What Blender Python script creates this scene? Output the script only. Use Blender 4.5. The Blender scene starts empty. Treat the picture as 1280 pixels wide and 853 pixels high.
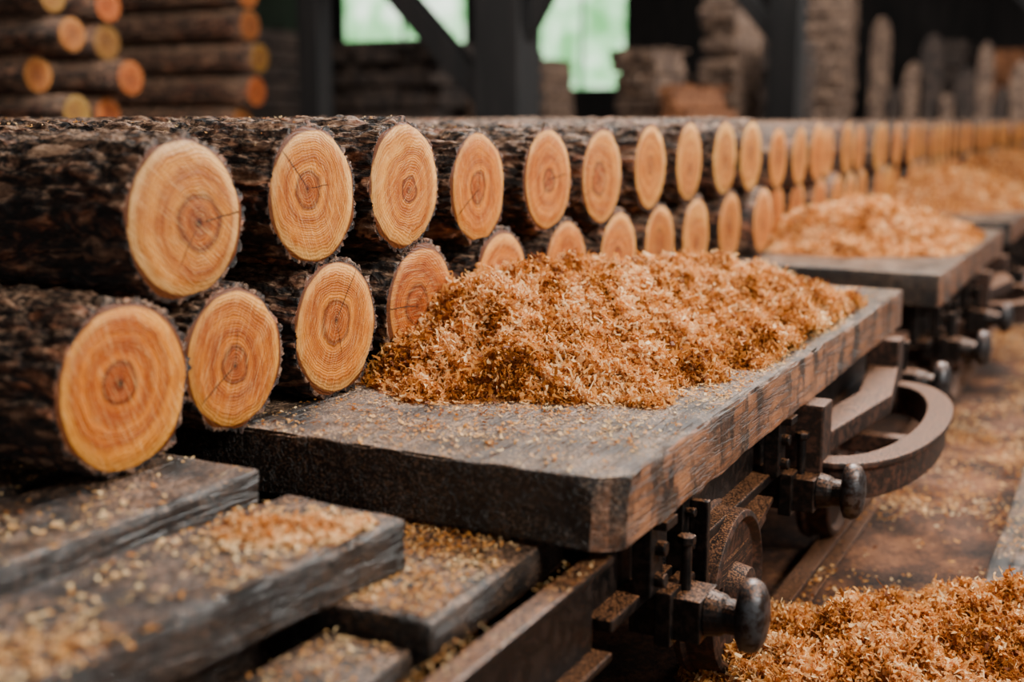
import bpy, bmesh, math, random
import numpy as np
from mathutils import Vector, Matrix, noise

random.seed(7); rng = np.random.default_rng(11)
scene = bpy.context.scene
COL = scene.collection

# ------------------------------------------------------------ helpers
def lin(r, g, b):
    def f(c):
        c /= 255.0
        return c/12.92 if c <= 0.04045 else ((c+0.055)/1.055)**2.4
    return (f(r), f(g), f(b), 1.0)

def link(ob, parent=None):
    COL.objects.link(ob)
    if parent: ob.parent = parent
    return ob

def empty(name, loc=(0, 0, 0)):
    e = bpy.data.objects.new(name, None); e.location = loc
    e.empty_display_size = 0.1
    return link(e)

def np_mesh(name, verts, quads, mats=(), smooth=True):
    me = bpy.data.meshes.new(name)
    verts = np.asarray(verts, dtype=np.float32); quads = np.asarray(quads, dtype=np.int32)
    n = len(quads); k = quads.shape[1]
    me.vertices.add(len(verts)); me.vertices.foreach_set('co', verts.ravel())
    me.loops.add(n*k); me.loops.foreach_set('vertex_index', quads.ravel())
    me.polygons.add(n)
    me.polygons.foreach_set('loop_start', np.arange(0, n*k, k, dtype=np.int32))
    me.polygons.foreach_set('loop_total', np.full(n, k, dtype=np.int32))
    me.polygons.foreach_set('use_smooth', np.full(n, smooth, dtype=bool))
    me.update(calc_edges=True); me.validate()
    for m in mats: me.materials.append(m)
    return me

def hash2(ix, iy, seed):
    v = np.sin(ix*127.1+iy*311.7+seed*74.7)*43758.5453
    return v-np.floor(v)
def vnoise(x, y, seed=0):
    ix = np.floor(x); iy = np.floor(y); fx = x-ix; fy = y-iy
    fx = fx*fx*(3-2*fx); fy = fy*fy*(3-2*fy)
    a = hash2(ix, iy, seed); b = hash2(ix+1, iy, seed); c = hash2(ix, iy+1, seed); d = hash2(ix+1, iy+1, seed)
    return (a*(1-fx)+b*fx)*(1-fy)+(c*(1-fx)+d*fx)*fy
def fbm(x, y, seed=0, o=4):
    s = 0; a = .5
    for i in range(o):
        s = s+a*vnoise(x*2**i, y*2**i, seed+i*3); a *= .5
    return s

# ------------------------------------------------------------ node helper
class NT:
    def __init__(s, name):
        s.m = bpy.data.materials.new(name); s.m.use_nodes = True
        s.t = s.m.node_tree; s.t.nodes.clear()
        s.out = s.n('ShaderNodeOutputMaterial')
        s.b = s.n('ShaderNodeBsdfPrincipled')
        s.l(s.b.outputs[0], s.out.inputs[0])
    def n(s, t, **k):
        nd = s.t.nodes.new(t)
        for a, v in k.items(): setattr(nd, a, v)
        return nd
    def l(s, a, b): s.t.links.new(a, b)
    def val(s, sock, v):
        if hasattr(v, 'links') or isinstance(v, bpy.types.NodeSocket): s.l(v, sock)
        else: sock.default_value = v
    def math(s, op, a, b=0.0, clamp=False):
        nd = s.n('ShaderNodeMath', operation=op); nd.use_clamp = clamp
        s.val(nd.inputs[0], a); s.val(nd.inputs[1], b); return nd.outputs[0]
    def mix(s, f, a, b, mode='MIX'):
        nd = s.n('ShaderNodeMix', data_type='RGBA', blend_type=mode)
        s.val(nd.inputs[0], f); s.val(nd.inputs[6], a); s.val(nd.inputs[7], b); return nd.outputs[2]
    def ramp(s, f, stops):
        nd = s.n('ShaderNodeValToRGB'); s.val(nd.inputs[0], f)
        el = nd.color_ramp.elements
        while len(el) < len(stops): el.new(0.5)
        for e, (p, c) in zip(el, stops):
            e.position = p; e.color = c if len(c) == 4 else (*c, 1)
        return nd.outputs[0]
    def step(s, f, lo, hi):
        nd = s.n('ShaderNodeMapRange'); nd.clamp = True; nd.interpolation_type = 'SMOOTHSTEP'
        s.val(nd.inputs[0], f); nd.inputs[1].default_value = lo; nd.inputs[2].default_value = hi
        return nd.outputs[0]
    def coord(s, kind='Object', scale=(1, 1, 1)):
        tc = s.n('ShaderNodeTexCoord'); mp = s.n('ShaderNodeMapping')
        s.l(tc.outputs[kind], mp.inputs[0]); mp.inputs['Scale'].default_value = scale
        return mp.outputs[0]
    def pos(s, scale=(1, 1, 1)):
        g = s.n('ShaderNodeNewGeometry'); mp = s.n('ShaderNodeMapping')
        s.l(g.outputs['Position'], mp.inputs[0]); mp.inputs['Scale'].default_value = scale
        return mp.outputs[0]
    def noise(s, vec, scale, detail=4, rough=.55, dist=0.0):
        nd = s.n('ShaderNodeTexNoise'); s.l(vec, nd.inputs['Vector'])
        nd.inputs['Scale'].default_value = scale; nd.inputs['Detail'].default_value = detail
        nd.inputs['Roughness'].default_value = rough; nd.inputs['Distortion'].default_value = dist
        return nd.outputs[0]
    def normal(s):
        g = s.n('ShaderNodeNewGeometry'); sp = s.n('ShaderNodeSeparateXYZ')
        s.l(g.outputs['Normal'], sp.inputs[0]); return sp.outputs
    def bump(s, h, strength=.5, dist=.01):
        nd = s.n('ShaderNodeBump'); nd.inputs['Strength'].default_value = strength
        nd.inputs['Distance'].default_value = dist; s.l(h, nd.inputs['Height'])
        s.l(nd.outputs[0], s.b.inputs['Normal'])
    def base(s, c): s.val(s.b.inputs['Base Color'], c)
    def rough(s, r): s.val(s.b.inputs['Roughness'], r)
    def metal(s, r): s.val(s.b.inputs['Metallic'], r)

# ------------------------------------------------------------ materials
def mat_bark():
    m = NT('bark')
    c = m.coord('Object', (.38, 1, 1))
    oi = m.n('ShaderNodeObjectInfo')
    ofs = m.n('ShaderNodeVectorMath', operation='ADD'); m.l(c, ofs.inputs[0])
    k = m.math('MULTIPLY', oi.outputs['Random'], 20.0); m.l(k, ofs.inputs[1])
    v = ofs.outputs[0]
    def ridge(scale, det, dist):
        n = m.noise(v, scale, det, .6, dist)
        return m.math('SUBTRACT', 1.0, m.math('MULTIPLY', m.math('ABSOLUTE', m.math('SUBTRACT', n, .5)), 5.0), clamp=True)
    r1 = ridge(17, 3, .8)
    n1 = m.noise(v, 30, 6, .7, .5); n2 = m.noise(v, 95, 5, .7)
    h = m.math('SUBTRACT', m.math('ADD', m.math('MULTIPLY', n1, .9), m.math('MULTIPLY', n2, .55)), m.math('MULTIPLY', m.step(r1, .35, 1.0), .34))
    col = m.ramp(h, [(.36, lin(18, 10, 7)), (.52, lin(66, 44, 33)), (.68, lin(118, 82, 60)), (.88, lin(190, 148, 116))])
    red = m.noise(v, 12, 4, .6)
    col = m.mix(m.math('MULTIPLY', m.step(red, .48, .66), .7), col, m.mix(1.0, col, (1.4, .76, .44, 1), 'MULTIPLY'))
    nz = m.normal()[2]
    dust = m.math('MULTIPLY', m.step(nz, .1, .9), m.step(n2, .47, .62))
    col = m.mix(m.math('MULTIPLY', dust, .6), col, lin(206, 166, 134))
    m.base(col); m.rough(.62); m.b.inputs['Specular IOR Level'].default_value = .5
    m.bump(h, 1.0, .022)
    return m.m

def mat_endgrain(R=.15):
    m = NT('log_end_grain')
    tc = m.n('ShaderNodeTexCoord'); sp = m.n('ShaderNodeSeparateXYZ'); m.l(tc.outputs['Object'], sp.inputs[0])
    oi = m.n('ShaderNodeObjectInfo'); rnd = oi.outputs['Random']
    rnd2 = m.math('FRACT', m.math('MULTIPLY', rnd, 17.31))
    rnd3 = m.math('FRACT', m.math('MULTIPLY', rnd, 7.77))
    y = m.math('ADD', sp.outputs[1], m.math('MULTIPLY', m.math('SUBTRACT', rnd, .5), .055))
    z = m.math('ADD', sp.outputs[2], m.math('MULTIPLY', m.math('SUBTRACT', rnd2, .5), .045))
    cb = m.n('ShaderNodeCombineXYZ'); m.val(cb.inputs[0], m.math('MULTIPLY', rnd, 30.0)); m.l(y, cb.inputs[1]); m.l(z, cb.inputs[2])
    v = cb.outputs[0]
    r = m.math('SQRT', m.math('ADD', m.math('MULTIPLY', y, y), m.math('MULTIPLY', z, z)))
    rt = m.math('SQRT', m.math('ADD', m.math('MULTIPLY', sp.outputs[1], sp.outputs[1]), m.math('MULTIPLY', sp.outputs[2], sp.outputs[2])))
    wob = m.math('MULTIPLY', m.math('SUBTRACT', m.noise(v, 9, 3), .5), .048)
    wob2 = m.math('MULTIPLY', m.math('SUBTRACT', m.noise(v, 60, 3), .5), .006)
    rr = m.math('ADD', r, m.math('ADD', wob, wob2))
    q = m.math('DIVIDE', rr, m.math('ADD', R*.72, m.math('MULTIPLY', rnd2, R*.7)))
    drift = m.math('MULTIPLY', m.math('SINE', m.math('MULTIPLY', rr, 70.0)), 2.4)
    ring = m.math('SINE', m.math('ADD', m.math('MULTIPLY', rr, 980.0), drift))
    ring2 = m.math('SINE', m.math('ADD', m.math('MULTIPLY', rr, 240.0), drift))
    fade = m.noise(v, 20, 3)
    rg = m.math('MULTIPLY', m.math('ADD', m.math('MULTIPLY', ring, .6), m.math('MULTIPLY', ring2, .4)), m.step(fade, .25, .55))
    col = m.ramp(q, [(0.0, lin(58, 24, 5)), (.035, lin(132, 62, 12)), (.17, lin(178, 94, 20)), (.235, lin(108, 48, 9)),
                     (.30, lin(208, 128, 38)), (.42, lin(170, 90, 20)), (.60, lin(210, 132, 44)), (.76, lin(178, 100, 26)), (.9, lin(222, 152, 64)), (1.0, lin(212, 142, 62))])
    col = m.mix(m.math('MULTIPLY', m.step(rg, -.2, .8), .9), col, m.mix(1.0, col, (.56, .42, .26, 1), 'MULTIPLY'))
    e = m.math('DIVIDE', m.math('ADD', rt, m.math('MULTIPLY', wob, .25)), R)
    col = m.mix(m.math('MULTIPLY', m.step(e, .76, .87), .5), col, lin(230, 178, 106))
    col = m.mix(1.0, col, oi.outputs['Color'], 'MULTIPLY')
    bl = m.noise(v, 13, 5, .65)
    col = m.mix(m.math('MULTIPLY', m.step(bl, .44, .64), .7), col, m.mix(1.0, col, (.72, .53, .28, 1), 'MULTIPLY'))
    rot = m.n('ShaderNodeVectorRotate', rotation_type='X_AXIS'); m.l(v, rot.inputs['Vector']); m.val(rot.inputs['Angle'], m.math('MULTIPLY', rnd3, 2.4))
    mp = m.n('ShaderNodeMapping'); m.l(rot.outputs[0], mp.inputs[0]); mp.inputs['Scale'].default_value = (1, 6, 110)
    saw = m.noise(mp.outputs[0], 3, 4, .65)
    col = m.mix(m.math('MULTIPLY', m.step(saw, .5, .70), .42), col, lin(240, 192, 124))
    col = m.mix(m.math('MULTIPLY', m.step(saw, .46, .34), .35), col, m.mix(1.0, col, (.6, .46, .3, 1), 'MULTIPLY'))
    ang = m.math('ARCTAN2', z, y)
    cr = m.n('ShaderNodeCombineXYZ'); m.val(cr.inputs[0], m.math('MULTIPLY', ang, 9.0)); m.val(cr.inputs[1], m.math('MULTIPLY', r, 14.0)); m.val(cr.inputs[2], m.math('MULTIPLY', rnd, 50.0))
    rad = m.noise(cr.outputs[0], 3.5, 3, .6)
    col = m.mix(m.math('MULTIPLY', m.step(rad, .52, .7), .38), col, m.mix(1.0, col, (.55, .40, .22, 1), 'MULTIPLY'))
    a1 = m.math('ADD', ang, m.math('ADD', m.math('MULTIPLY', rnd, 5.0), m.math('MULTIPLY', wob, 7.0)))
    s1 = m.math('ABSOLUTE', m.math('SINE', m.math('MULTIPLY', a1, .5)))
    ck = m.math('MULTIPLY', m.math('LESS_THAN', m.math('MULTIPLY', s1, r), .0009), m.math('MULTIPLY', m.step(q, .03, .08), m.step(q, .8, .6)))
    s2 = m.math('ABSOLUTE', m.math('SINE', m.math('ADD', m.math('MULTIPLY', a1, .5), 1.15)))
    ck2 = m.math('MULTIPLY', m.math('LESS_THAN', m.math('MULTIPLY', s2, r), .0006), m.math('MULTIPLY', m.step(q, .05, .1), m.step(q, .5, .35)))
    ck = m.math('MAXIMUM', ck, ck2)
    ck = m.math('MULTIPLY', ck, m.math('GREATER_THAN', rnd2, .35))
    col = m.mix(m.math('MULTIPLY', ck, .85), col, lin(52, 22, 8))
    spk = m.noise(v, 330, 2)
    col = m.mix(m.math('MULTIPLY', m.step(spk, .6, .74), .35), col, lin(246, 206, 146))
    col = m.mix(m.step(e, .895, .93), col, lin(98, 50, 18))
    m.base(col); m.rough(.5); m.b.inputs['Specular IOR Level'].default_value = .25
    h = m.math('ADD', m.math('MULTIPLY', rg, .3), m.math('ADD', m.math('MULTIPLY', saw, 1.1), m.math('MULTIPLY', spk, .35)))
    m.bump(h, .7, .003)
    return m.m

def mat_shaving():
    m = NT('wood_shavings')
    at = m.n('ShaderNodeAttribute'); at.attribute_name = 'tint'
    col = m.ramp(at.outputs['Fac'], [(0, lin(122, 62, 18)), (.28, lin(196, 122, 46)), (.55, lin(230, 164, 84)), (1, lin(254, 220, 166))])
    m.base(col); m.rough(.6); m.b.inputs['Specular IOR Level'].default_value = .25
    tr = m.n('ShaderNodeBsdfTranslucent'); m.l(col, tr.inputs[0])
    mx = m.n('ShaderNodeMixShader'); mx.inputs[0].default_value = .32
    m.l(m.b.outputs[0], mx.inputs[1]); m.l(tr.outputs[0], mx.inputs[2]); m.l(mx.outputs[0], m.out.inputs[0])
    return m.m

def mat_pilebase():
    m = NT('sawdust')
    v = m.pos()
    n = m.noise(v, 90, 5, .7)
    n2 = m.noise(v, 22, 3)
    col = m.ramp(m.math('ADD', m.math('MULTIPLY', n, .7), m.math('MULTIPLY', n2, .3)),
                 [(.35, lin(78, 38, 12)), (.5, lin(144, 82, 32)), (.65, lin(196, 128, 62))])  # base tinted darker, shade between the shavings put into the colour
    m.base(col); m.rough(.9); m.bump(n, 1, .01)
    return m.m

def mat_wood(name, dark, mid, side, grain=(1, .12, 1), dust=.5, dustcol=(190, 140, 100), sidef=1.0, rough=.5, gs=30, film_k=.10, frontd=.75):
    """old oiled timber: grain, dark stains, dust lying on upward faces"""
    m = NT(name)
    v = m.pos(grain); w = m.pos()
    g = m.noise(v, gs, 6, .65, .3)
    bl = m.noise(w, 6, 4, .6)
    col = m.mix(m.step(g, .40, .68), dark, mid)
    N = m.normal(); nx, ny, nz = N[0], N[1], N[2]
    up = m.step(nz, .55, .9)
    sx = m.math('MULTIPLY', m.step(nx, .35, .8), sidef)
    vs = m.pos((1, .6, .25)); stn = m.noise(vs, 16, 6, .7)
    vg = m.pos((1, .08, 1)); gg = m.noise(vg, 90, 4, .6)
    sidecol = m.mix(m.step(stn, .46, .60), side, dark)
    sidecol = m.mix(m.math('MULTIPLY', m.step(gg, .45, .6), .6), sidecol, m.mix(.5, mid, dark))
    col = m.mix(sx, col, sidecol)
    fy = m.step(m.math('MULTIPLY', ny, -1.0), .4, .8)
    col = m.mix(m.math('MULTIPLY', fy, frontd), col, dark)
    col = m.mix(m.math('MULTIPLY', m.step(bl, .42, .58), .65), col, m.mix(1.0, col, (.34, .32, .31, 1), 'MULTIPLY'))
    # fine cracks along the grain
    gc = m.noise(m.pos((1, .05, 1)), 60, 3, .5)
    crk = m.math('SUBTRACT', 1.0, m.math('MULTIPLY', m.math('ABSOLUTE', m.math('SUBTRACT', gc, .5)), 40.0), clamp=True)
    col = m.mix(m.math('MULTIPLY', crk, .7), col, lin(8, 7, 6))
    f1 = m.noise(w, 170, 3, .75); f2 = m.noise(w, 8, 4, .65)
    d = m.math('MULTIPLY', m.step(f1, .52, .60), m.step(f2, .36, .60))
    d = m.math('MULTIPLY', d, m.math('ADD', m.math('MULTIPLY', up, .75), .25))
    film = m.math('MULTIPLY', m.math('MULTIPLY', up, m.step(f2, .36, .7)), dust*film_k)
    dc = lin(*dustcol)
    col = m.mix(film, col, dc)
    col = m.mix(m.math('MULTIPLY', d, min(1, dust*1.4)), col, dc)
    m.base(col)
    m.rough(m.math('ADD', m.math('MULTIPLY', g, .35), rough-.17))
    h = m.math('SUBTRACT', m.math('ADD', m.math('MULTIPLY', g, 1.2), m.math('ADD', m.math('MULTIPLY', bl, .5), m.math('MULTIPLY', f1, .6))), m.math('MULTIPLY', crk, .5))
    m.bump(h, .8, .007)
    return m.m

def mat_metal(name, c1, c2, rough=.4, metal=.8):
    m = NT(name); w = m.pos()
    n = m.noise(w, 45, 5, .65); n2 = m.noise(w, 220, 3)
    col = m.mix(m.step(n, .45, .62), c1, c2)
    nz = m.normal()[2]
    d = m.math('MULTIPLY', m.step(nz, .3, .95), m.step(n2, .45, .6))
    col = m.mix(m.math('MULTIPLY', d, .7), col, lin(164, 108, 68))
    m.base(col); m.metal(m.math('MULTIPLY', m.math('SUBTRACT', 1.0, d), metal))
    m.rough(m.math('ADD', m.math('MULTIPLY', n, .4), rough-.15)); m.bump(m.math('ADD', n, m.math('MULTIPLY', n2, .4)), .4, .004)
    return m.m

def mat_plain(name, c1, c2, scale=5, rough=.85, grain=(1, 1, 1), bump=.4):
    m = NT(name); w = m.pos(grain); n = m.noise(w, scale, 5, .65)
    m.base(m.mix(m.step(n, .35, .68), c1, c2)); m.rough(rough); m.bump(n, bump, .02)
    return m.m

def mat_ground():
    m = NT('sawdust_covered_ground'); w = m.pos()
    n = m.noise(w, 2.6, 6, .7); f = m.noise(w, 60, 5, .75); g = m.noise(w, 260, 2)
    a = m.math('ADD', m.math('MULTIPLY', n, .75), m.math('MULTIPLY', f, .35))
    col = m.ramp(a, [(.45, lin(26, 20, 18)), (.55, lin(80, 50, 35)), (.65, lin(146, 92, 58)), (.77, lin(190, 132, 88))])
    col = m.mix(m.math('MULTIPLY', m.step(g, .6, .7), .4), col, lin(214, 156, 106))
    m.base(col); m.rough(.85); m.bump(m.math('ADD', f, g), .8, .015)
    return m.m

def mat_window():
    m = NT('daylit_window_glass'); w = m.pos((1, 1, 1)); n = m.noise(w, 1.1, 4, .6)
    col = m.ramp(n, [(.36, lin(96, 166, 98)), (.50, lin(160, 216, 160)), (.66, lin(238, 252, 232))])
    m.base(col); m.val(m.b.inputs['Emission Color'], col); m.b.inputs['Emission Strength'].default_value = 2.7
    return m.m

M_BARK = mat_bark(); M_END = mat_endgrain(); M_SHAV = mat_shaving(); M_PILE = mat_pilebase()
M_SLAB = mat_wood('weathered_deck_timber', lin(17, 14, 13), lin(74, 61, 54), lin(156, 102, 68), dust=.66, dustcol=(214, 172, 138), rough=.36, frontd=.65)
M_BEAM = mat_wood('oiled_dark_timber', lin(6, 6, 7), lin(29, 28, 29), lin(32, 24, 20), dust=.6, dustcol=(204, 156, 122), rough=.31, film_k=.04)
M_PLANK = mat_wood('dusty_timber', lin(13, 11, 10), lin(54, 44, 39), lin(40, 29, 24), dust=.7, dustcol=(204, 156, 122), rough=.42)
M_POST = mat_plain('dark_post_timber', lin(12, 11, 11), lin(30, 26, 25), 8, .7, (1, 1, .15))
M_STEEL = mat_metal('blackened_steel', lin(12, 10, 10), lin(42, 31, 26), .42, .5)
M_RUST = mat_metal('rusty_steel', lin(36, 25, 20), lin(78, 50, 37), .55, .35)
M_BRIGHT = mat_metal('worn_steel', lin(76, 77, 80), lin(44, 33, 28), .36, .75)
M_GROUND = mat_ground()
M_WALL = mat_plain('soot_dark_boards', lin(17, 15, 15), lin(42, 36, 33), 4, .9, (2, 2, .2))
M_LUMBER = mat_plain('stacked_lumber_grey', lin(78, 62, 54), lin(158, 128, 106), 9, .8)
M_LUMBERD = mat_plain('stacked_lumber_dark', lin(38, 31, 28), lin(84, 68, 58), 9, .8)
M_LUMBERW = mat_plain('stacked_lumber_warm', lin(108, 66, 40), lin(180, 118, 76), 9, .8)
M_WIN = mat_window()

# ------------------------------------------------------------ boxes with worn edges
def axis_pts(a, b, r, step):
    n = max(1, int(round((b-a-2*r)/step)))
    mid = np.linspace(a+r, b-r, n+1)
    return np.concatenate([[a, a+r*.3], mid, [b-r*.3, b]])

def timber(name, lo, hi, mat, r=.01, step=.05, amp=.003, parent=None, rotz=0, cut=None, seed=0, pivot=None, chip=0.0):
    ax = [axis_pts(lo[i], hi[i], min(r, (hi[i]-lo[i])*.3), step if i != 2 else max(step*.6, .018)) for i in range(3)]
    V = []; F = []
    for a in range(3):
        u, w = (a+1) % 3, (a+2) % 3
        for side in (0, 1):
            c = (lo, hi)[side][a]
            U, W = np.meshgrid(ax[u], ax[w], indexing='ij')
            P = np.zeros(U.shape+(3,)); P[..., a] = c; P[..., u] = U; P[..., w] = W
            b0 = sum(len(x) for x in V)
            V.append(P.reshape(-1, 3)); nu, nw = U.shape
            idx = np.arange(nu*nw).reshape(nu, nw)+b0
            q = np.stack([idx[:-1, :-1], idx[1:, :-1], idx[1:, 1:], idx[:-1, 1:]], -1).reshape(-1, 4)
            if side == 0: q = q[:, ::-1]
            F.append(q)
    V = np.concatenate(V); F = np.concatenate(F)
    lo_ = np.array(lo); hi_ = np.array(hi)
    inner = np.clip(V, lo_+r, hi_-r); q = V-inner; L = np.linalg.norm(q, axis=1)
    k = L > r*1.0001
    V[k] = inner[k]+q[k]/L[k][:, None]*r
    if chip > 0:
        # bites out of the edges
        for i in np.nonzero(k)[0]:
            p = V[i]; b = noise.noise(Vector((p[0]*14+seed, p[1]*14, p[2]*14+5)))
            s_ = max(0.0, b-.12)*chip
            if s_ > 0: V[i] = p+(inner[i]-p)/max(L[i], 1e-6)*s_
    if cut is not None:
        for (n, d) in cut:
            n = np.array(n, float); n /= np.linalg.norm(n)
            s = V@n-d; kk = s > 0; V[kk] -= s[kk][:, None]*n
    if amp > 0:
        D = np.array([list(noise.noise_vector(Vector((p[0]*3+seed, p[1]*3, p[2]*7)))) for p in V])
        D2 = np.array([list(noise.noise_vector(Vector((p[0]*16+seed, p[1]*12, p[2]*24)))) for p in V])
        edge = (k.astype(float)*.7+.35)[:, None]
        V = V+D*amp*.9+D2*amp*edge
    if rotz:
        c = np.array(pivot if pivot is not None else (lo_+hi_)/2)
        cs, sn = math.cos(rotz), math.sin(rotz); X = V-c
        V = np.stack([X[:, 0]*cs-X[:, 1]*sn, X[:, 0]*sn+X[:, 1]*cs, X[:, 2]], 1)+c
    me = np_mesh(name, V, F, [mat])
    bm = bmesh.new(); bm.from_mesh(me); bmesh.ops.remove_doubles(bm, verts=bm.verts, dist=.0004)
    for f in bm.faces: f.smooth = True
    for e in bm.edges:
        if len(e.link_faces) == 2 and e.calc_face_angle(0) > .6: e.smooth = False
    bm.to_mesh(me); bm.free()
    ob = bpy.data.objects.new(name, me)
    return link(ob, parent)

def bm_obj(name, build, mat, parent=None, bevel=.004, smooth=False, loc=(0, 0, 0)):
    bm = bmesh.new(); build(bm)
    me = bpy.data.meshes.new(name)
    if smooth:
        for f in bm.faces: f.smooth = True
    bm.to_mesh(me); bm.free(); me.materials.append(mat)
    ob = bpy.data.objects.new(name, me); ob.location = loc; link(ob, parent)
    if bevel:
        b = ob.modifiers.new('bevel', 'BEVEL'); b.width = bevel; b.segments = 2; b.limit_method = 'ANGLE'
    return ob

def box(bm, lo, hi):
    c = [(a+b)/2 for a, b in zip(lo, hi)]; s = [b-a for a, b in zip(lo, hi)]
    return bmesh.ops.create_cube(bm, size=1, matrix=Matrix.Translation(c) @ Matrix.Diagonal((*s, 1)))
def cyl(bm, c, r, h, axis='X', seg=24, r2=None):
    R = {'X': Matrix.Rotation(math.pi/2, 4, 'Y'), 'Y': Matrix.Rotation(math.pi/2, 4, 'X'), 'Z': Matrix.Identity(4)}[axis]
    return bmesh.ops.create_cone(bm, cap_ends=True, segments=seg, radius1=r, radius2=r if r2 is None else r2, depth=h, matrix=Matrix.Translation(c) @ R)
def lathe(bm, c, prof, axis='X', seg=32, sz=1.0):
    rows = []
    for (o, r) in prof:
        row = []
        for i in range(seg):
            t = 2*math.pi*i/seg; a, b = r*math.cos(t), r*math.sin(t)*sz
            p = {'X': (o, a, b), 'Y': (a, o, b), 'Z': (a, b, o)}[axis]
            row.append(bm.verts.new((c[0]+p[0], c[1]+p[1], c[2]+p[2])))
        rows.append(row)
    for i in range(len(rows)-1):
        for j in range(seg):
            k = (j+1) % seg
            bm.faces.new((rows[i][j], rows[i][k], rows[i+1][k], rows[i+1][j]))
    bm.faces.new(rows[0]); bm.faces.new(rows[-1])
    bmesh.ops.recalc_face_normals(bm, faces=bm.faces)
def sweep(bm, pts, hw, hh):
    """flat bar swept along pts; hw half width (plan normal), hh half height"""
    prev = None
    for i, p in enumerate(pts):
        a = pts[max(0, i-1)]; b = pts[min(len(pts)-1, i+1)]
        t = Vector((b[0]-a[0], b[1]-a[1], 0)).normalized(); n = Vector((t.y, -t.x, 0))
        P = Vector(p)
        r = [bm.verts.new(P+n*sx*hw+Vector((0, 0, sz*hh))) for sx, sz in ((-1, 1), (1, 1), (1, -1), (-1, -1))]
        if prev:
            for k in range(4): bm.faces.new((prev[k], prev[(k+1) % 4], r[(k+1) % 4], r[k]))
        else: bm.faces.new(r)
        prev = r
    bm.faces.new(prev)
    bmesh.ops.recalc_face_normals(bm, faces=bm.faces)

# ------------------------------------------------------------ logs
def log_mesh(name, seed, R=.15, L=2.2, na=160, ns=160, hi=True):
    s = (np.linspace(0, 1, ns)**(1.5 if hi else 1))*L
    th = np.linspace(0, 2*math.pi, na, endpoint=False)
    V = np.zeros((ns, na, 3))
    o = seed*13.7
    for j, t in enumerate(th):
        c, d = math.cos(t), math.sin(t)
        shape = 1+.07*noise.noise(Vector((c*1.1+o, d*1.1, 3)))+.045*noise.noise(Vector((c*3+o, d*3, 7)))
        for i, x in enumerate(s):
            r = R*shape
            if hi:
                a = noise.noise(Vector((c*4.5+o, d*4.5, x*4)))
                rd = 1-abs(noise.noise(Vector((c*7.5+o+a, d*7.5, x*9+3))))*3
                f = noise.noise(Vector((c*20+o, d*20, x*40)))
                g = noise.noise(Vector((c*42+o, d*42, x*80)))
                r += .004*a-.0115*max(0, rd)+.005*f+.0035*g+.004
            r *= 1-.02*(x/L)
            V[i, j] = (-x, r*c, r*d)
    idx = np.arange(ns*na).reshape(ns, na)
    nx = np.roll(idx, -1, axis=1)
    Q = [np.stack([idx[:-1], nx[:-1], nx[1:], idx[1:]], -1).reshape(-1, 4)]
    verts = [V.reshape(-1, 3)]; nb = ns*na
    matid = [np.zeros(len(Q[0]), int)]
    for end in (0, 1):
        ref = V[0] if end == 0 else V[-1]
        x0 = .002 if end == 0 else -L-.002
        rings = [1.0, .955, .935, .7, .4, .15, .002]
        base = nb; pts = []
        for k, f in enumerate(rings):
            p = ref.copy(); p[:, 1:] *= f
            if k >= 1:
                rr = np.linalg.norm(p[:, 1:], axis=1, keepdims=True)
                rs = np.convolve(np.tile(rr[:, 0], 3), np.ones(9)/9, 'same')[na:2*na][:, None]
                p[:, 1:] = p[:, 1:]/rr*rs
            p[:, 0] = x0 if k >= 2 else (x0-.004 if k == 1 and end == 0 else ref[:, 0])
            pts.append(p)
        P = np.stack(pts); verts.append(P.reshape(-1, 3))
        id2 = np.arange(len(rings)*na).reshape(len(rings), na)+base; n2 = np.roll(id2, -1, axis=1)
        q = np.stack([id2[:-1], id2[1:], n2[1:], n2[:-1]], -1)
        if end == 1: q = q[..., ::-1]
        Q.append(q.reshape(-1, 4))
        mi = np.ones((len(rings)-1, na), int); mi[0] = 0; matid.append(mi.ravel())
        nb += len(rings)*na
    Q = np.concatenate(Q); me = np_mesh(name, np.concatenate(verts), Q, [M_BARK, M_END])
    me.polygons.foreach_set('material_index', np.concatenate(matid).astype(np.int32)) if len(me.polygons) == len(Q) else None
    bm = bmesh.new(); bm.from_mesh(me); bmesh.ops.remove_doubles(bm, verts=bm.verts, dist=.0002)
    bmesh.ops.recalc_face_normals(bm, faces=bm.faces); bm.to_mesh(me); bm.free()
    return me

HI = [log_mesh('log_shape', i+1) for i in range(7)]
LO = [log_mesh('log_shape_far', i+21, na=36, ns=10, hi=False) for i in range(3)]

def place_log(name, mesh, x, y, z, R, tint=(1, 1, 1), spin=None, yaw=0.0, parent=None):
    ob = bpy.data.objects.new(name, mesh); link(ob, parent)
    ob.location = (x, y, z); s = R/.15
    ob.scale = (1, s, s); ob.color = (*tint, 1)
    ob.rotation_euler = (random.uniform(0, 6.28) if spin is None else spin, 0, yaw)
    return ob

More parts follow.
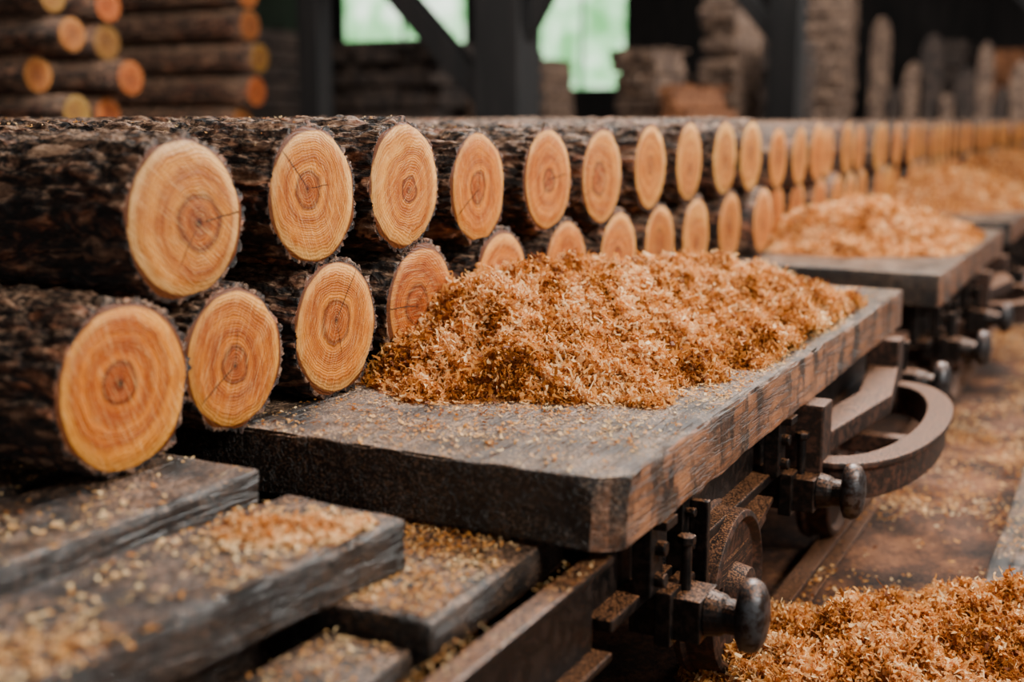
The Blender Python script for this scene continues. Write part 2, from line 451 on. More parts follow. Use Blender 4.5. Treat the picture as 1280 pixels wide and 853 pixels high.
DZ = .74
FX = -1.57
lower = [(FX+.02, 1.50, .158, .73, (.96, .76, .34)), (FX, 1.81, .146, DZ, (.94, .78, .42)), (FX, 2.15, .157, DZ, (1.06, 1.0, .85)),
         (FX, 2.51, .157, DZ, (.9, .70, .4)), (FX, 2.93, .158, DZ, (1, .87, .6)), (FX, 3.35, .157, DZ, (1, .87, .6)),
         (FX, 3.77, .157, DZ, (1, .9, .7)), (FX, 4.16, .157, DZ, (.95, .9, .8)), (FX, 4.56, .157, DZ, (1, .9, .75)), (FX, 5.0, .157, DZ, (1, .9, .75))]
upper = [(FX+.01, 1.68, .154, (1.02, 1.10, 1.25)), (FX, 2.08, .151, (1.05, 1.06, 1.05)), (FX, 2.44, .156, (1.06, 1.02, .9)),
         (FX, 2.80, .153, (1.06, .93, .62)), (FX, 3.22, .157, (1.06, .96, .72)), (FX, 3.62, .160, (1.04, 1.03, .95)),
         (FX, 4.05, .157, (1.05, 1.03, .95)), (FX, 4.46, .158, (1.05, 1.03, .95)), (FX, 4.90, .160, (1, 1.03, 1.0)), (FX, 5.28, .165, (1.05, 1.06, 1.0))]
lowc = []
for i, (x, y, r, b, t) in enumerate(lower):
    z = b+r*1.0; lowc.append((y, z, r))
    place_log('log', HI[i % 7], x, y, z, r, t, spin=i*1.3, yaw=random.uniform(-.012, .012))
far_low = []
y = 5.40
while y < 19.5:
    far_low.append((y, DZ+.157, .157)); y += .392
def top_z(y, r):
    z = 0
    for (yy, zz, rr) in lowc+far_low:
        d = (r+rr)*.985
        if abs(y-yy) < d: z = max(z, zz+math.sqrt(d*d-(y-yy)**2))
    return z
for i, (x, y, r, t) in enumerate(upper):
    place_log('log', HI[(i+3) % 7], x, y, top_z(y, r)+(.020 if i == 0 else 0), r, t, spin=i*2.1+.4, yaw=random.uniform(-.02, .02))
row = empty('log_stack', (FX, 5.4, DZ))
def far_log(y, z, r, m):
    place_log('stacked_log', m, random.uniform(-.03, .03), y-5.4, z-DZ, r, (1.05, random.uniform(.92, 1.1), random.uniform(.75, 1.05)), parent=row)
for (y, z, r) in far_low: far_log(y, z, r, LO[int(y*7) % 3])
y = 5.66
while y < 19.3:
    r = random.uniform(.150, .164); far_log(y, top_z(y, r), r, LO[int(y*5) % 3]); y += .392

# ------------------------------------------------------------ shavings
def add_tint(me, per_vert):
    a = me.attributes.new('tint', 'FLOAT', 'POINT'); a.data.foreach_set('value', per_vert.astype(np.float32))

def shavings(name, P, lmin, lmax, wmin, wmax, curl=(1.5, 7.0), flat=0.0, K=6, parent=None, bias=0.0, crinkle=.14, power=2.4):
    N = len(P)
    nrm = rng.normal(size=(N, 3))
    if flat > 0: nrm = nrm*(1-flat)+np.array([0, 0, 1.0])*flat*2.2
    nrm /= np.linalg.norm(nrm, axis=1, keepdims=True)
    a = rng.normal(size=(N, 3)); a -= (a*nrm).sum(1, keepdims=True)*nrm; a /= np.linalg.norm(a, axis=1, keepdims=True)
    b = np.cross(nrm, a)
    L = lmin+(lmax-lmin)*rng.uniform(0, 1, N)**power; W = rng.uniform(wmin, wmax, N)
    phi = rng.uniform(curl[0], curl[1], N); rho = L/phi
    hel = rng.normal(0, .35, N)*L
    V = np.zeros((N, K+1, 2, 3))
    for k in range(K+1):
        f = k/K; ang = phi*(f-.5)
        c = P+(rho*np.sin(ang))[:, None]*a+(rho*(1-np.cos(ang)))[:, None]*nrm+(hel*(f-.5))[:, None]*b
        c = c+rng.normal(size=(N, 3))*(L*crinkle*.5)[:, None]
        w = W*(.35+.65*math.sin(math.pi*(.12+.76*f)))
        jit = rng.normal(0, .2, N)
        V[:, k, 0] = c+(w*(.5+jit))[:, None]*b; V[:, k, 1] = c-(w*.5)[:, None]*b+rng.normal(size=(N, 3))*(W*.25)[:, None]
    base = (np.arange(N)*(K+1)*2)[:, None]
    k = np.arange(K)[None, :]*2
    q = np.stack([base+k, base+k+1, base+k+3, base+k+2], -1).reshape(-1, 4)
    me = np_mesh(name, V.reshape(-1, 3), q, [M_SHAV], smooth=False)
    t = rng.normal(.48+bias, .24, N)+(fbm(P[:, 0]*14, P[:, 1]*14, 50)-.47)*1.3
    t = np.clip(t, 0, 1)
    add_tint(me, np.repeat(t, (K+1)*2))
    ob = bpy.data.objects.new(name, me); return link(ob, parent)

def heap(name, hf, x0, x1, y0, y1, z0, step, count, lmin, lmax, wmin, wmax, bias=0.0, lift=.014):
    xs = np.arange(x0, x1+step/2, step); ys = np.arange(y0, y1+step/2, step)
    X, Y = np.meshgrid(xs, ys, indexing='ij'); H = hf(X, Y)
    nx, ny = X.shape; idx = np.arange(nx*ny).reshape(nx, ny)
    q = np.stack([idx[:-1, :-1], idx[1:, :-1], idx[1:, 1:], idx[:-1, 1:]], -1).reshape(-1, 4)
    keep = (H.ravel()[q] > .001).any(axis=1); q = q[keep]
    Z = np.where(H > 0, H, -.004)+z0
    V = np.stack([X, Y, Z], -1).reshape(-1, 3)
    used = np.unique(q); remap = -np.ones(len(V), int); remap[used] = np.arange(len(used))
    me = np_mesh(name, V[used], remap[q], [M_PILE]); ob = bpy.data.objects.new(name, me); link(ob)
    px = rng.uniform(x0, x1, count*3); py = rng.uniform(y0, y1, count*3); h = hf(px, py)
    ok = (h > .002); px, py, h = px[ok][:count], py[ok][:count], h[ok][:count]
    pz = z0+h+rng.uniform(-.1, 1, len(px))*lift*np.clip(h/.03, .35, 1)
    shavings('shavings', np.stack([px, py, pz], 1), lmin, lmax, wmin, wmax, parent=ob, bias=bias)
    return ob

def ridge_h(p0, p1, h0, h1, w0, w1, seed, lump=.03):
    def hf(X, Y):
        dx, dy = p1[0]-p0[0], p1[1]-p0[1]; L2 = dx*dx+dy*dy
        s = np.clip(((X-p0[0])*dx+(Y-p0[1])*dy)/L2, 0, 1)
        d = np.hypot(X-(p0[0]+s*dx), Y-(p0[1]+s*dy))
        w = (w0+(w1-w0)*s)*(.72+.58*fbm(X*5, Y*5, seed)); H = h0+(h1-h0)*s
        qd = np.clip(1-d/w, 0, 1)
        base = H*(qd**1.12)*(1-.12*np.exp(-(d/.12)**2))
        l0 = fbm(X*5, Y*5, seed+2, 2)-.37
        l1 = fbm(X*14, Y*14, seed+5, 2)-.37; l2 = fbm(X*36, Y*36, seed+9, 2)-.37
        return np.where(qd > 0, np.maximum(base+(l0*lump*1.2+l1*lump*2.4+l2*lump*1.7)*np.clip(qd*5, 0, 1), .0015), 0)
    return hf
h1 = ridge_h((-1.40, 2.74), (-1.16, 3.72), .250, .165, .56, .47, 3, .040)
def h1c(X, Y): return np.where(X < -1.56, h1(X, Y)*np.clip((X+1.64)/.08, 0, 1), h1(X, Y))
heap('sawdust_pile', h1c, -1.64, -.80, 2.08, 4.25, DZ, .009, 74000, .010, .062, .003, .0092, lift=.026)
h2 = ridge_h((-1.25, 5.95), (-1.2, 6.4), .27, .22, .52, .55, 8)
heap('sawdust_pile', h2, -1.75, -.72, 5.35, 7.0, DZ, .03, 16000, .015, .055, .006, .012)
h3 = ridge_h((-1.3, 9.0), (-1.2, 9.9), .3, .26, .6, .6, 14)
heap('sawdust_pile', h3, -1.9, -.72, 8.2, 10.6, DZ, .05, 7000, .02, .05, .008, .016)
h4 = ridge_h((-1.3, 12.6), (-1.2, 13.9), .33, .28, .6, .6, 17)
heap('sawdust_pile', h4, -1.9, -.72, 11.9, 14.6, DZ, .06, 6000, .02, .05, .008, .018)
hg = ridge_h((-.50, 2.72), (.32, 3.46), .21, .22, .42, .26, 23, .05)
heap('ground_sawdust_heap', hg, -1.0, .75, 2.15, 3.9, .02, .013, 42000, .012, .060, .003, .010, lift=.026)

def chips(name, n, xr, yr, z, size, bias=.15, dens=None, parent=None, dz=.002):
    x = rng.uniform(*xr, n); y = rng.uniform(*yr, n)
    if dens is not None:
        k = rng.uniform(0, 1, n) < dens(x, y); x, y = x[k], y[k]
    P = np.stack([x, y, np.full(len(x), z)+rng.uniform(.0005, dz, len(x))], 1)
    return shavings(name, P, size*.4, size*2.4, size*.3, size*.9, curl=(.2, 2.2), flat=.8, K=3, bias=bias, parent=parent, crinkle=.08, power=1.8)
def dmain(x, y):
    d = np.hypot((x+1.2)/.52, (y-2.98)/.97)
    return np.clip(np.exp(-(np.maximum(d-.8, 0))*3.2), 0, 1)*np.clip(fbm(x*9, y*9, 4)*2.2-.35, 0, 1)
chips('deck_wood_chips', 15000, (-1.6, -.78), (1.84, 4.48), DZ, .009, dens=dmain, dz=.006)
chips('deck_wood_dust', 22000, (-1.6, -.77), (1.83, 4.5), DZ, .0034, dens=lambda x, y: .13+dmain(x, y), bias=.3)

# ------------------------------------------------------------ carts
def cart(y0, y1, xr, seed, detail=True, front_cut=False):
    c = empty('lumber_cart', (0, 0, 0))
    T = .135; zt = DZ
    cut = [((1, -1, 0), (xr-y0)/math.sqrt(2)-.036), ((.3, -1, .45), (.3*(xr-.02)-y0+.45*zt)/math.sqrt(.09+1+.2025)-.018)] if front_cut else [((1, -1, 0), (xr-y0)/math.sqrt(2)-.012)]
    timber('deck', (-2.30, y0, zt-T), (xr, y1, zt), M_SLAB, r=.006, step=.022 if detail else .12, amp=.005, parent=c, cut=cut, seed=seed, chip=.045 if detail else 0)
    zb = zt-T
    def sill(bm):
        x = xr-.10
        box(bm, (x-.03, y0+.1, zb-.17), (x, y1-.05, zb))
        box(bm, (x-.03, y0+.1, zb-.19), (x+.05, y1-.05, zb-.165))
        box(bm, (x-.03, y0+.1, zb-.02), (x+.05, y1-.05, zb))
        for k in range(int((y1-y0-.2)/.16)):
            cyl(bm, (x+.008, y0+.2+k*.16, zb-.06), .012, .018, 'X', 6)
    bm_obj('side_sill', sill, M_STEEL, c)
    bm_obj('inner_sill', lambda bm: [box(bm, (-2.2, y0+.1, zb-.19), (-2.05, y1-.05, zb))]+[box(bm, (-2.1, yy, zb-.16), (xr-.12, yy+.12, zb-.002)) for yy in np.arange(y0+.3, y1-.2, .62)], M_BEAM, c)
    n = 0
    for by in [y0+.36, y0+1.27, y1+.10]:
        n += 1
        if n < 3:
            def bracket(bm, by=by):
                box(bm, (xr-.065, by+.06, zb-.235), (xr-.03, by+.16, zb-.0))
                box(bm, (xr-.09, by+.045, zb-.27), (xr+.0, by+.175, zb-.235))
                box(bm, (xr-.03, by+.10, zb-.22), (xr+.01, by+.12, zb-.03))
                box(bm, (xr-.07, by-.12, zb-.17), (xr-.03, by-.05, zb+.0))
                box(bm, (xr-.03, by-.115, zb-.03), (xr+.0, by-.055, zb-.01))
                for zz in (zb-.05, zb-.12, zb-.19):
                    cyl(bm, (xr-.02, by+.08, zz), .011, .022, 'X', 6)
                    cyl(bm, (xr-.02, by+.14, zz), .011, .022, 'X', 6)
                cyl(bm, (xr-.025, by-.085, zb-.075), .015, .03, 'X', 12)
                cyl(bm, (xr-.025, by-.085, zb-.14), .015, .03, 'X', 12)
            bm_obj('bracket_%d' % n, bracket, M_STEEL, c, .003)
        def housing(bm, by=by, n=n):
            zc = zb-.225
            box(bm, (xr-.10, by-.055, zc-.05), (xr+.05, by+.055, zc+.04))
            box(bm, (xr-.04, by-.07, zc-.062), (xr-.005, by+.07, zc+.052))
            lathe(bm, (xr+.05, by, zc), [(0, .048), (.03, .042), (.04, .036), (.09, .034)], 'X', 24)
            if n == 3: box(bm, (xr-.09, y1-.3, zc-.045), (xr-.01, by+.05, zc+.04))
            cyl(bm, (xr-.0, by, zc+.09), .012, .12, 'Z', 12)
            cyl(bm, (xr-.0, by, zc+.145), .02, .018, 'Z', 6)
        bm_obj('buffer_housing_%d' % n, housing, M_STEEL, c, .004)
        bm_obj('buffer_head_%d' % n, lambda bm, by=by: lathe(bm, (xr+.112, by, zb-.215), [(0, .02), (.003, .042), (.009, .051), (.028, .053), (.044, .048), (.055, .034), (.060, .012)], 'X', 36, 1.45), M_BRIGHT, c, 0, True)
    def hoop(bm):
        ya, yb = y0+1.34, min(y0+2.42, y1-.15); ym = (ya+yb)/2; N = 26; pts = []
        for i in range(N+1):
            t = math.pi*i/N
            pts.append((xr+.02+.22*max(0.0, math.sin(t))**.8, ym-(yb-ya)/2*math.cos(t), zb-.215))
        sweep(bm, pts, .030, .048)
        sweep(bm, [(p[0]+.008, p[1], p[2]+.05) for p in pts], .040, .010)
        for ye in (ya, yb): box(bm, (xr-.06, ye-.05, zb-.25), (xr+.05, ye+.05, zb-.0))
        sweep(bm, [(xr+.0, ya+.05, zb-.12), (xr+.07, ym, zb-.11), (xr+.0, yb-.05, zb-.12)], .05, .03)
        box(bm, (xr-.02, ym-.06, zb-.26), (xr+.24, ym+.0, zb-.20))
    bm_obj('guard_hoop', hoop, M_RUST, c, .006)
    def spring(bm):
        ya, yb = y0+.5, y0+1.15
        for lay in range(5):
            sh = lay*.06; pts = []
            for i in range(15):
                f = i/14; yy = ya+sh+(yb-ya-2*sh)*f; g = (yy-(ya+yb)/2)/((yb-ya)/2)
                pts.append((xr-.07, yy, zb-.23-.05*(1-g*g)-lay*.014))
            sweep(bm, pts, .03, .006)
    bm_obj('leaf_spring', spring, M_RUST, c, 0)
    for k, wy in enumerate((y0+.82, y0+1.9)):
        def wheel(bm, wy=wy):
            lathe(bm, (xr-.07, wy, .245), [(-.05, .05), (-.045, .17), (-.05, .205), (-.03, .212), (-.02, .20), (.045, .195), (.05, .18), (.03, .165), (.02, .07), (.07, .06), (.075, .02)], 'X', 40)
            cyl(bm, (xr-.9, wy, .245), .035, 1.6, 'X', 16)
            lathe(bm, (xr-1.75, wy, .245), [(-.05, .05), (-.045, .2), (.03, .205), (.05, .212), (.05, .05)], 'X', 32)
        bm_obj('wheelset_%d' % (k+1), wheel, M_RUST, c, .002, False)
        bm_obj('axle_block_%d' % (k+1), lambda bm, wy=wy: [box(bm, (xr-.19, wy-.07, .20), (xr-.13, wy+.07, zb-.19))], M_RUST, c)
    return c
cart(1.83, 4.52, -.755, 1, True, True)
cart(5.05, 7.35, -.70, 5, False)
cart(7.85, 10.9, -.70, 9, False)
cart(11.4, 15.0, -.70, 12, False)
cart(15.5, 19.0, -.70, 15, False)

sk = empty('log_skid')
for k, x in enumerate((-2.75, -3.45)):
    timber('skid_%d' % (k+1), (x-.11, 1.83, DZ-.2), (x+.11, 19.6, DZ), M_BEAM, r=.012, step=.4, amp=.002, parent=sk)
bm_obj('trestle_legs', lambda bm: [box(bm, (x-.07, y-.07, 0), (x+.07, y+.07, DZ-.195)) for x in (-2.75, -3.45) for y in np.arange(2.2, 19.5, 1.9)], M_BEAM, sk)

# ------------------------------------------------------------ foreground bed of timbers
zA = .728
timber('heavy_timber', (-1.64, .2, zA-.115), (-1.375, 1.64, zA), M_BEAM, r=.008, step=.04, amp=.004, rotz=-.03, seed=3, pivot=(-1.37, 1.64, .7), chip=.03)
timber('heavy_timber', (-1.325, .1, .69-.09), (-1.055, 1.63, .69), M_BEAM, r=.008, step=.04, amp=.004, rotz=-.095, seed=4, pivot=(-1.055, 1.63, .7), chip=.03)
for k, (a, b) in enumerate(((-1.97, -1.70), (-2.30, -2.03), (-2.78, -2.5), (-3.4, -3.1))):
    timber('heavy_timber', (a, .4, zA-.115), (b, 1.72, zA), M_PLANK, r=.008, step=.08, amp=.003, seed=6+k)
timber('heavy_timber', (-1.23, 1.46, .44), (-.905, 2.4, .598), M_PLANK, r=.01, step=.05, amp=.003, seed=12)
timber('heavy_timber', (-1.10, .35, .36), (-.93, 1.45, .555), M_PLANK, r=.01, step=.05, amp=.003, seed=14)
timber('heavy_timber', (-1.45, .35, .40), (-1.24, 2.0, .592), M_BEAM, r=.01, step=.06, amp=.003, seed=15)
bed = empty('timber_bed_frame')
timber('cross_bearer', (-3.5, .5, .36), (-1.46, .66, .60), M_BEAM, r=.01, step=.15, amp=.002, parent=bed)
timber('cross_bearer_rear', (-3.5, 1.35, .36), (-1.46, 1.51, .610), M_BEAM, r=.01, step=.15, amp=.002, parent=bed)
bm_obj('legs', lambda bm: [box(bm, (x-.06, y-.06, 0), (x+.06, y+.06, .37)) for x in (-3.4, -2.4, -1.35, -1.0) for y in (.6, 1.42)], M_BEAM, bed)
bm_obj('steel_side_rail', lambda bm: [box(bm, (-.86, .4, .38), (-.83, 1.9, .58)), box(bm, (-.86, .4, .565), (-.79, 1.9, .58)), box(bm, (-.86, .4, .38), (-.79, 1.9, .395))], M_STEEL)
chips('rail_wood_dust', 1600, (-.86, -.79), (.9, 1.9), .581, .004, dens=lambda x, y: np.clip(fbm(x*8, y*8, 44)*2-.6, 0, 1), dz=.004)

chips('timber_wood_chips', 900, (-1.62, -1.38), (.8, 1.63), zA+.001, .008, dens=lambda x, y: np.clip(fbm(x*6, y*6, 2)*2.4-.9, 0, 1), dz=.005, bias=.25)
chips('timber_wood_chips', 3400, (-1.33, -1.09), (.8, 1.60), .692, .008, dens=lambda x, y: np.clip(np.clip(fbm(x*6, y*6, 9)*2.2-.95, 0, 1)+.9*np.exp(-((y-1.48)/.10)**2)*fbm(x*14, y*14, 3), 0, 1), dz=.009, bias=.25)
chips('timber_wood_chips', 3200, (-1.22, -.92), (1.47, 1.85), .60, .006, dens=lambda x, y: np.clip(fbm(x*8, y*8, 12)*2-.4, 0, 1), dz=.005, bias=.15)
chips('timber_wood_chips', 900, (-1.09, -.94), (.9, 1.44), .557, .007, dens=lambda x, y: fbm(x*8, y*8, 14), dz=.004, bias=.15)
chips('timber_wood_chips', 1800, (-2.2, -1.66), (.9, 1.7), zA+.001, .005, dens=lambda x, y: fbm(x*8, y*8, 15), dz=.004, bias=.2)
hb = ridge_h((-1.22, 1.46), (-1.13, 1.53), .016, .014, .09, .08, 31, .014)
heap('sawdust_pile', hb, -1.32, -1.08, 1.34, 1.60, .69, .01, 1000, .008, .028, .003, .007, bias=.15, lift=.014)
P = []
for (x, y, r, t) in upper[:6]:
    n = 160
    xs = rng.uniform(-3.2, -1.6, n); th = rng.normal(0, .5, n)
    P.append(np.stack([xs, y+np.sin(th)*r*1.01, top_z(y, r)+np.cos(th)*r*1.01+.002], 1))
shavings('bark_wood_chips', np.concatenate(P), .004, .016, .002, .005, flat=.6, K=3, bias=.25)

# ------------------------------------------------------------ ground + track
gx = np.linspace(-19, 9, 113); gy = np.linspace(-6, 26, 129)
X, Y = np.meshgrid(gx, gy, indexing='ij'); Z = (fbm(X*1.5, Y*1.5, 2)-.5)*.03
idx = np.arange(X.size).reshape(X.shape)
me = np_mesh('floor', np.stack([X, Y, Z-.005], -1).reshape(-1, 3), np.stack([idx[:-1, :-1], idx[1:, :-1], idx[1:, 1:], idx[:-1, 1:]], -1).reshape(-1, 4), [M_GROUND])
link(bpy.data.objects.new('floor', me))
bm_obj('track_rail', lambda bm: [box(bm, (-.86, -2, .0), (-.74, 20, .012)), box(bm, (-.81, -2, .012), (-.79, 20, .03)), box(bm, (-.83, -2, .03), (-.77, 20, .045))], M_RUST)
bm_obj('track_rail', lambda bm: [box(bm, (-2.56, -2, .0), (-2.44, 20, .012)), box(bm, (-2.51, -2, .012), (-2.49, 20, .03)), box(bm, (-2.53, -2, .03), (-2.47, 20, .045))], M_RUST)
timber('walkway_plank', (-.31, .3, .0), (.16, 9.5, .10), M_PLANK, r=.012, step=.09, amp=.005, seed=40)
timber('walkway_plank', (.19, .3, .0), (.68, 9.5, .10), M_PLANK, r=.012, step=.2, amp=.004, seed=44)
chips('walkway_wood_chips', 7000, (-.30, .2), (2.0, 6), .102, .009, dens=lambda x, y: np.clip(fbm(x*4, y*4, 22)*2-.5, 0, 1))
chips('ground_wood_chips', 18000, (-.78, -.31), (1.6, 8.5), .008, .012, dens=lambda x, y: np.clip(fbm(x*3, y*3, 25)*2-.6, 0, 1), dz=.02, bias=.0)

# ------------------------------------------------------------ shed shell
def slab_box(name, lo, hi, mat): return bm_obj(name, lambda bm: box(bm, lo, hi), mat, None, 0)
WY = 26
def wall_with_holes(bm, xs0, xs1, z1, holes):
    x = xs0
    for (a, b, z0, zt) in holes:
        box(bm, (x, WY, 0), (a, WY+.2, z1)); box(bm, (a, WY, 0), (b, WY+.2, z0)); box(bm, (a, WY, zt), (b, WY+.2, z1)); x = b
    box(bm, (x, WY, 0), (xs1, WY+.2, z1))
wins = [(-18.6, -14.9, 3.0, 5.0), (-13.0, -10.7, 2.0, 5.0)]
bm_obj('wall_back', lambda bm: wall_with_holes(bm, -19.2, 9, 5.6, wins), M_WALL, None, 0)
for i, (a, b, z0, z1) in enumerate(wins):
    w = empty('window_%d' % (i+1), ((a+b)/2, WY+.1, (z0+z1)/2))
    hx, hz = (b-a)/2, (z1-z0)/2
    bm_obj('glass', lambda bm: box(bm, (-hx, -.01, -hz), (hx, .01, hz)), M_WIN, w, 0)
    bm_obj('frame', lambda bm: [box(bm, (-hx, -.06, -hz), (hx, .06, -hz+.08)), box(bm, (-hx, -.06, hz-.08), (hx, .06, hz)), box(bm, (-hx, -.06, -hz), (-hx+.08, .06, hz)), box(bm, (hx-.08, -.06, -hz), (hx, .06, hz)), box(bm, (-.04, -.05, -hz), (.04, .05, hz))], M_POST, w, 0)
slab_box('wall_left', (-19.2, -6, 0), (-19, WY, 5.6), M_WALL)
slab_box('ceiling', (-19.2, -6, 5.6), (9, WY+.2, 5.75), M_WALL)

def post(x, y, w, braces=()):
    p = empty('timber_post', (x, y, 0))
    bm_obj('shaft', lambda bm: [box(bm, (-w/2, -w/2, 0), (w/2, w/2, 5.19)), box(bm, (-w*.75, -w*.75, 0), (w*.75, w*.75, .3))], M_POST, p, .01)
    for i, (dx0, z0, dx1, z1, t) in enumerate(braces):
        L = math.hypot(dx1-dx0, z1-z0); a = math.atan2(dx1-dx0, z1-z0)
        o = bm_obj('brace_%d' % i, lambda bm: box(bm, (-t/2, -t/2, -L/2), (t/2, t/2, L/2)), M_POST, p, .01, loc=((dx0+dx1)/2, 0, (z0+z1)/2))
        o.rotation_euler = (0, a, 0)
post(-5.30, 10, .46, [(-.1, 1.45, -2.6, 4.0, .22), (.1, 2.0, 1.9, 5.0, .18)])
post(-7.25, 9.7, .24)
post(-3.95, 14.6, .36, [(-.1, 2.3, -1.8, 4.3, .2), (.1, 2.9, 2.2, 5.1, .2)])
post(-9.4, 8.2, .3, [(.1, 1.7, 1.4, 3.6, .16)])
post(-1.2, 22.5, .4, [(-.1, 2.6, -2.5, 5.1, .25)])
for yb in (8.1, 9.85, 14.5, 22.4):
    slab_box('roof_beam', (-19, yb-.2, 5.2), (9, yb+.3, 5.6), M_POST)

def bg_logs(name, x, y0, cols, r, ztop, seed=0):
    rs = random.Random(seed); e = empty(name, (x, y0, 0)); k = 0
    z = r
    while z < ztop:
        for c in range(cols):
            ob = place_log('stacked_log', LO[k % 3], rs.uniform(-.2, .2), c*2*r+rs.uniform(-.01, .01), z, r*rs.uniform(.85, 1.0), (rs.uniform(.3, .75), rs.uniform(.24, .5), rs.uniform(.18, .38)), parent=e); k += 1
        z += 2*r*.97
bg_logs('background_log_stack', -5.5, 4.95, 1, .11, 2.9, seed=1)
bg_logs('background_log_stack', -6.6, 6.45, 1, .13, 2.9, seed=2)
bg_logs('background_log_stack', -7.3, 8.75, 1, .15, 2.9, seed=3)
bg_logs('background_log_stack', -9.9, 9.3, 3, .12, 3.2, seed=4)

def lumber(name, x0, x1, y0, y1, ztop, mat, th=.07, pw=.16, seed=0):
    rs = random.Random(seed)
    def b(bm):
        z = .1; k = 0
        for yy in (y0+.1, y1-.2): box(bm, (x0, yy, 0), (x1, yy+.1, .1))
        while z < ztop:
            j = rs.uniform(-.07, .07)
            x = x0+rs.uniform(0, .03)
            while x+pw < x1+.03:
                e = rs.uniform(-.08, .08)
                box(bm, (x, y0+j+e, z), (x+pw-.012, y1+j+e, z+th)); x += pw
            z += th
            if k % 2 == 1:
                for yy in (y0+.15, (y0+y1)/2, y1-.2): box(bm, (x0+.02, yy, z), (x1-.02, yy+.05, z+.03))
                z += .03
            k += 1
    return bm_obj(name, b, mat, None, .004)
lumber('lumber_stack', -8.0, -6.35, 10.6, 13.0, 2.05, M_LUMBERD, seed=1, th=.1)
lumber('lumber_stack', -6.25, -5.8, 10.9, 11.9, 1.55, M_LUMBER, seed=2, th=.09)
lumber('lumber_stack', -5.1, -4.5, 12, 12.9, 2.0, M_LUMBER, seed=3, th=.11)
lumber('lumber_stack', -4.42, -4.12, 11.6, 13.2, 1.6, M_LUMBERW, seed=8, th=.1)
lumber('lumber_stack', -5.3, -4.75, 15.4, 16.6, 2.85, M_LUMBER, th=.12, seed=4)
lumber('lumber_stack', -4.55, -4.05, 15.6, 16.6, 2.3, M_LUMBERD, th=.12, seed=14)
lumber('lumber_stack', -5.0, -4.3, 19.6, 20.3, 3.15, M_LUMBER, th=.13, seed=5)
lumber('lumber_stack', -3.5, -2.9, 22.6, 24.0, 2.7, M_LUMBERD, th=.14, seed=6)
lumber('lumber_stack', -2.6, -1.9, 23.2, 24.8, 2.5, M_LUMBERW, th=.14, seed=7)
lumber('lumber_stack', -10.8, -9.2, 17, 19.5, 2.3, M_LUMBERD, th=.1, seed=9)
lumber('lumber_stack', -8.9, -8.0, 16.5, 17.5, 2.2, M_LUMBER, th=.12, seed=10)
lumber('lumber_stack', -12.5, -11.0, 13, 15, 2.6, M_LUMBERD, th=.1, seed=11)
ls = empty('upright_slab_rack', (-3.6, 21.2, 0))
def slabs(bm, odd):
    rs = random.Random(5)
    hs = [3.05, 1.9, 2.3, 2.75, 1.8, 2.2, 2.6, 1.9, 2.3]
    for k in range(9):
        x = -.55+k*.28; w = rs.uniform(.12, .18); h = hs[k]
        if k % 2 != odd: continue
        N = 10; prof = []
        for i in range(N+1):
            t = math.pi*i/N; prof.append((x+w*math.cos(t), h-.4+.4*math.sin(t)))
        loop = [(x+w, 0)]+prof+[(x-w, 0)]
        f = [bm.verts.new((p[0], 0, p[1])) for p in loop]; g = [bm.verts.new((p[0], .1, p[1])) for p in loop]
        bm.faces.new(f); bm.faces.new(g[::-1])
        for i in range(len(f)): j = (i+1) % len(f); bm.faces.new((f[j], f[i], g[i], g[j]))
    if odd: box(bm, (-.7, .12, 0), (-.6, .25, 1.9)); box(bm, (1.8, .12, 0), (1.9, .25, 1.9)); box(bm, (-.7, .12, 1.5), (1.9, .2, 1.62))
    bmesh.ops.recalc_face_normals(bm, faces=bm.faces)
bm_obj('light_slabs', lambda bm: slabs(bm, 0), M_LUMBER, ls, 0)
bm_obj('dark_slabs', lambda bm: slabs(bm, 1), M_LUMBERD, ls, 0)

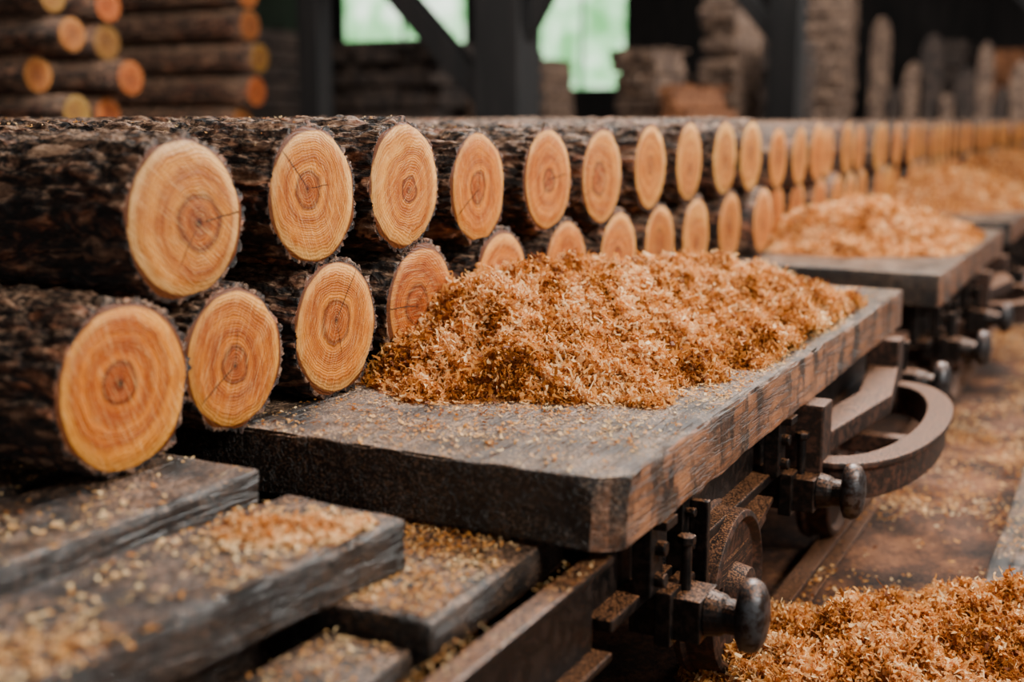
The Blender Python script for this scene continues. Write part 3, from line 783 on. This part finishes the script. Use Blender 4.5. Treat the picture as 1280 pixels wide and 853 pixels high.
# ------------------------------------------------------------ lights
def area(name, loc, target, sx, sy, e, col):
    L = bpy.data.lights.new(name, 'AREA'); L.shape = 'RECTANGLE'; L.size = sx; L.size_y = sy; L.energy = e; L.color = col
    o = bpy.data.objects.new(name, L); o.location = loc
    o.rotation_euler = (Vector(target)-Vector(loc)).to_track_quat('-Z', 'Y').to_euler(); link(o); return o
area('shed_opening_light', (3.0, 2.0, 3.7), (-1.4, 2.8, .8), 1.8, 1.8, 390, (1.0, .95, .87))
area('added_overhead_light', (-1.0, 6.0, 5.0), (-1.2, 3.4, .7), 2.2, 2.2, 720, (1.0, .98, .94))  # lamp added below the closed ceiling for top light and deck sheen
area('added_overhead_light', (1.6, 10, 4.9), (-1.4, 9.5, .8), 3.5, 4, 480, (1.0, .96, .91))  # added lamp for the far row, no opening above it
area('added_overhead_light', (1.5, 17, 4.9), (-2.5, 17, .8), 3.5, 4, 480, (1.0, .96, .92))  # added lamp for the end of the row, no opening above it
area('added_overhead_light', (-5, 5.5, 5.1), (-6.5, 9.5, 1.5), 4, 3, 250, (1.0, .95, .9))  # lamp added to brighten the left background stacks
area('added_overhead_light', (-4, 15, 5.1), (-5, 18.5, 1.5), 4, 3, 330, (1.0, .96, .92))  # lamp added to brighten the rear lumber stacks

w = bpy.data.worlds.new('overcast_sky'); scene.world = w; w.use_nodes = True
bg = w.node_tree.nodes['Background']; bg.inputs[0].default_value = (.95, .93, .92, 1); bg.inputs[1].default_value = .42

# ------------------------------------------------------------ camera
a = math.radians(27.7); p = math.radians(10.43)
F = Vector((-math.sin(a)*math.cos(p), math.cos(a)*math.cos(p), -math.sin(p)))
Rt = Vector((math.cos(a), math.sin(a), 0)); U = Rt.cross(F)
cam = bpy.data.cameras.new('camera'); co = bpy.data.objects.new('camera', cam); link(co)
M = Matrix((Rt, U, -F)).transposed().to_4x4(); M.translation = Vector((0, 0, 1.35)); co.matrix_world = M
cam.sensor_width = 36; cam.lens = 42.2; cam.clip_start = .05
cam.dof.use_dof = True; cam.dof.focus_distance = 2.72; cam.dof.aperture_fstop = 1.25
scene.camera = co
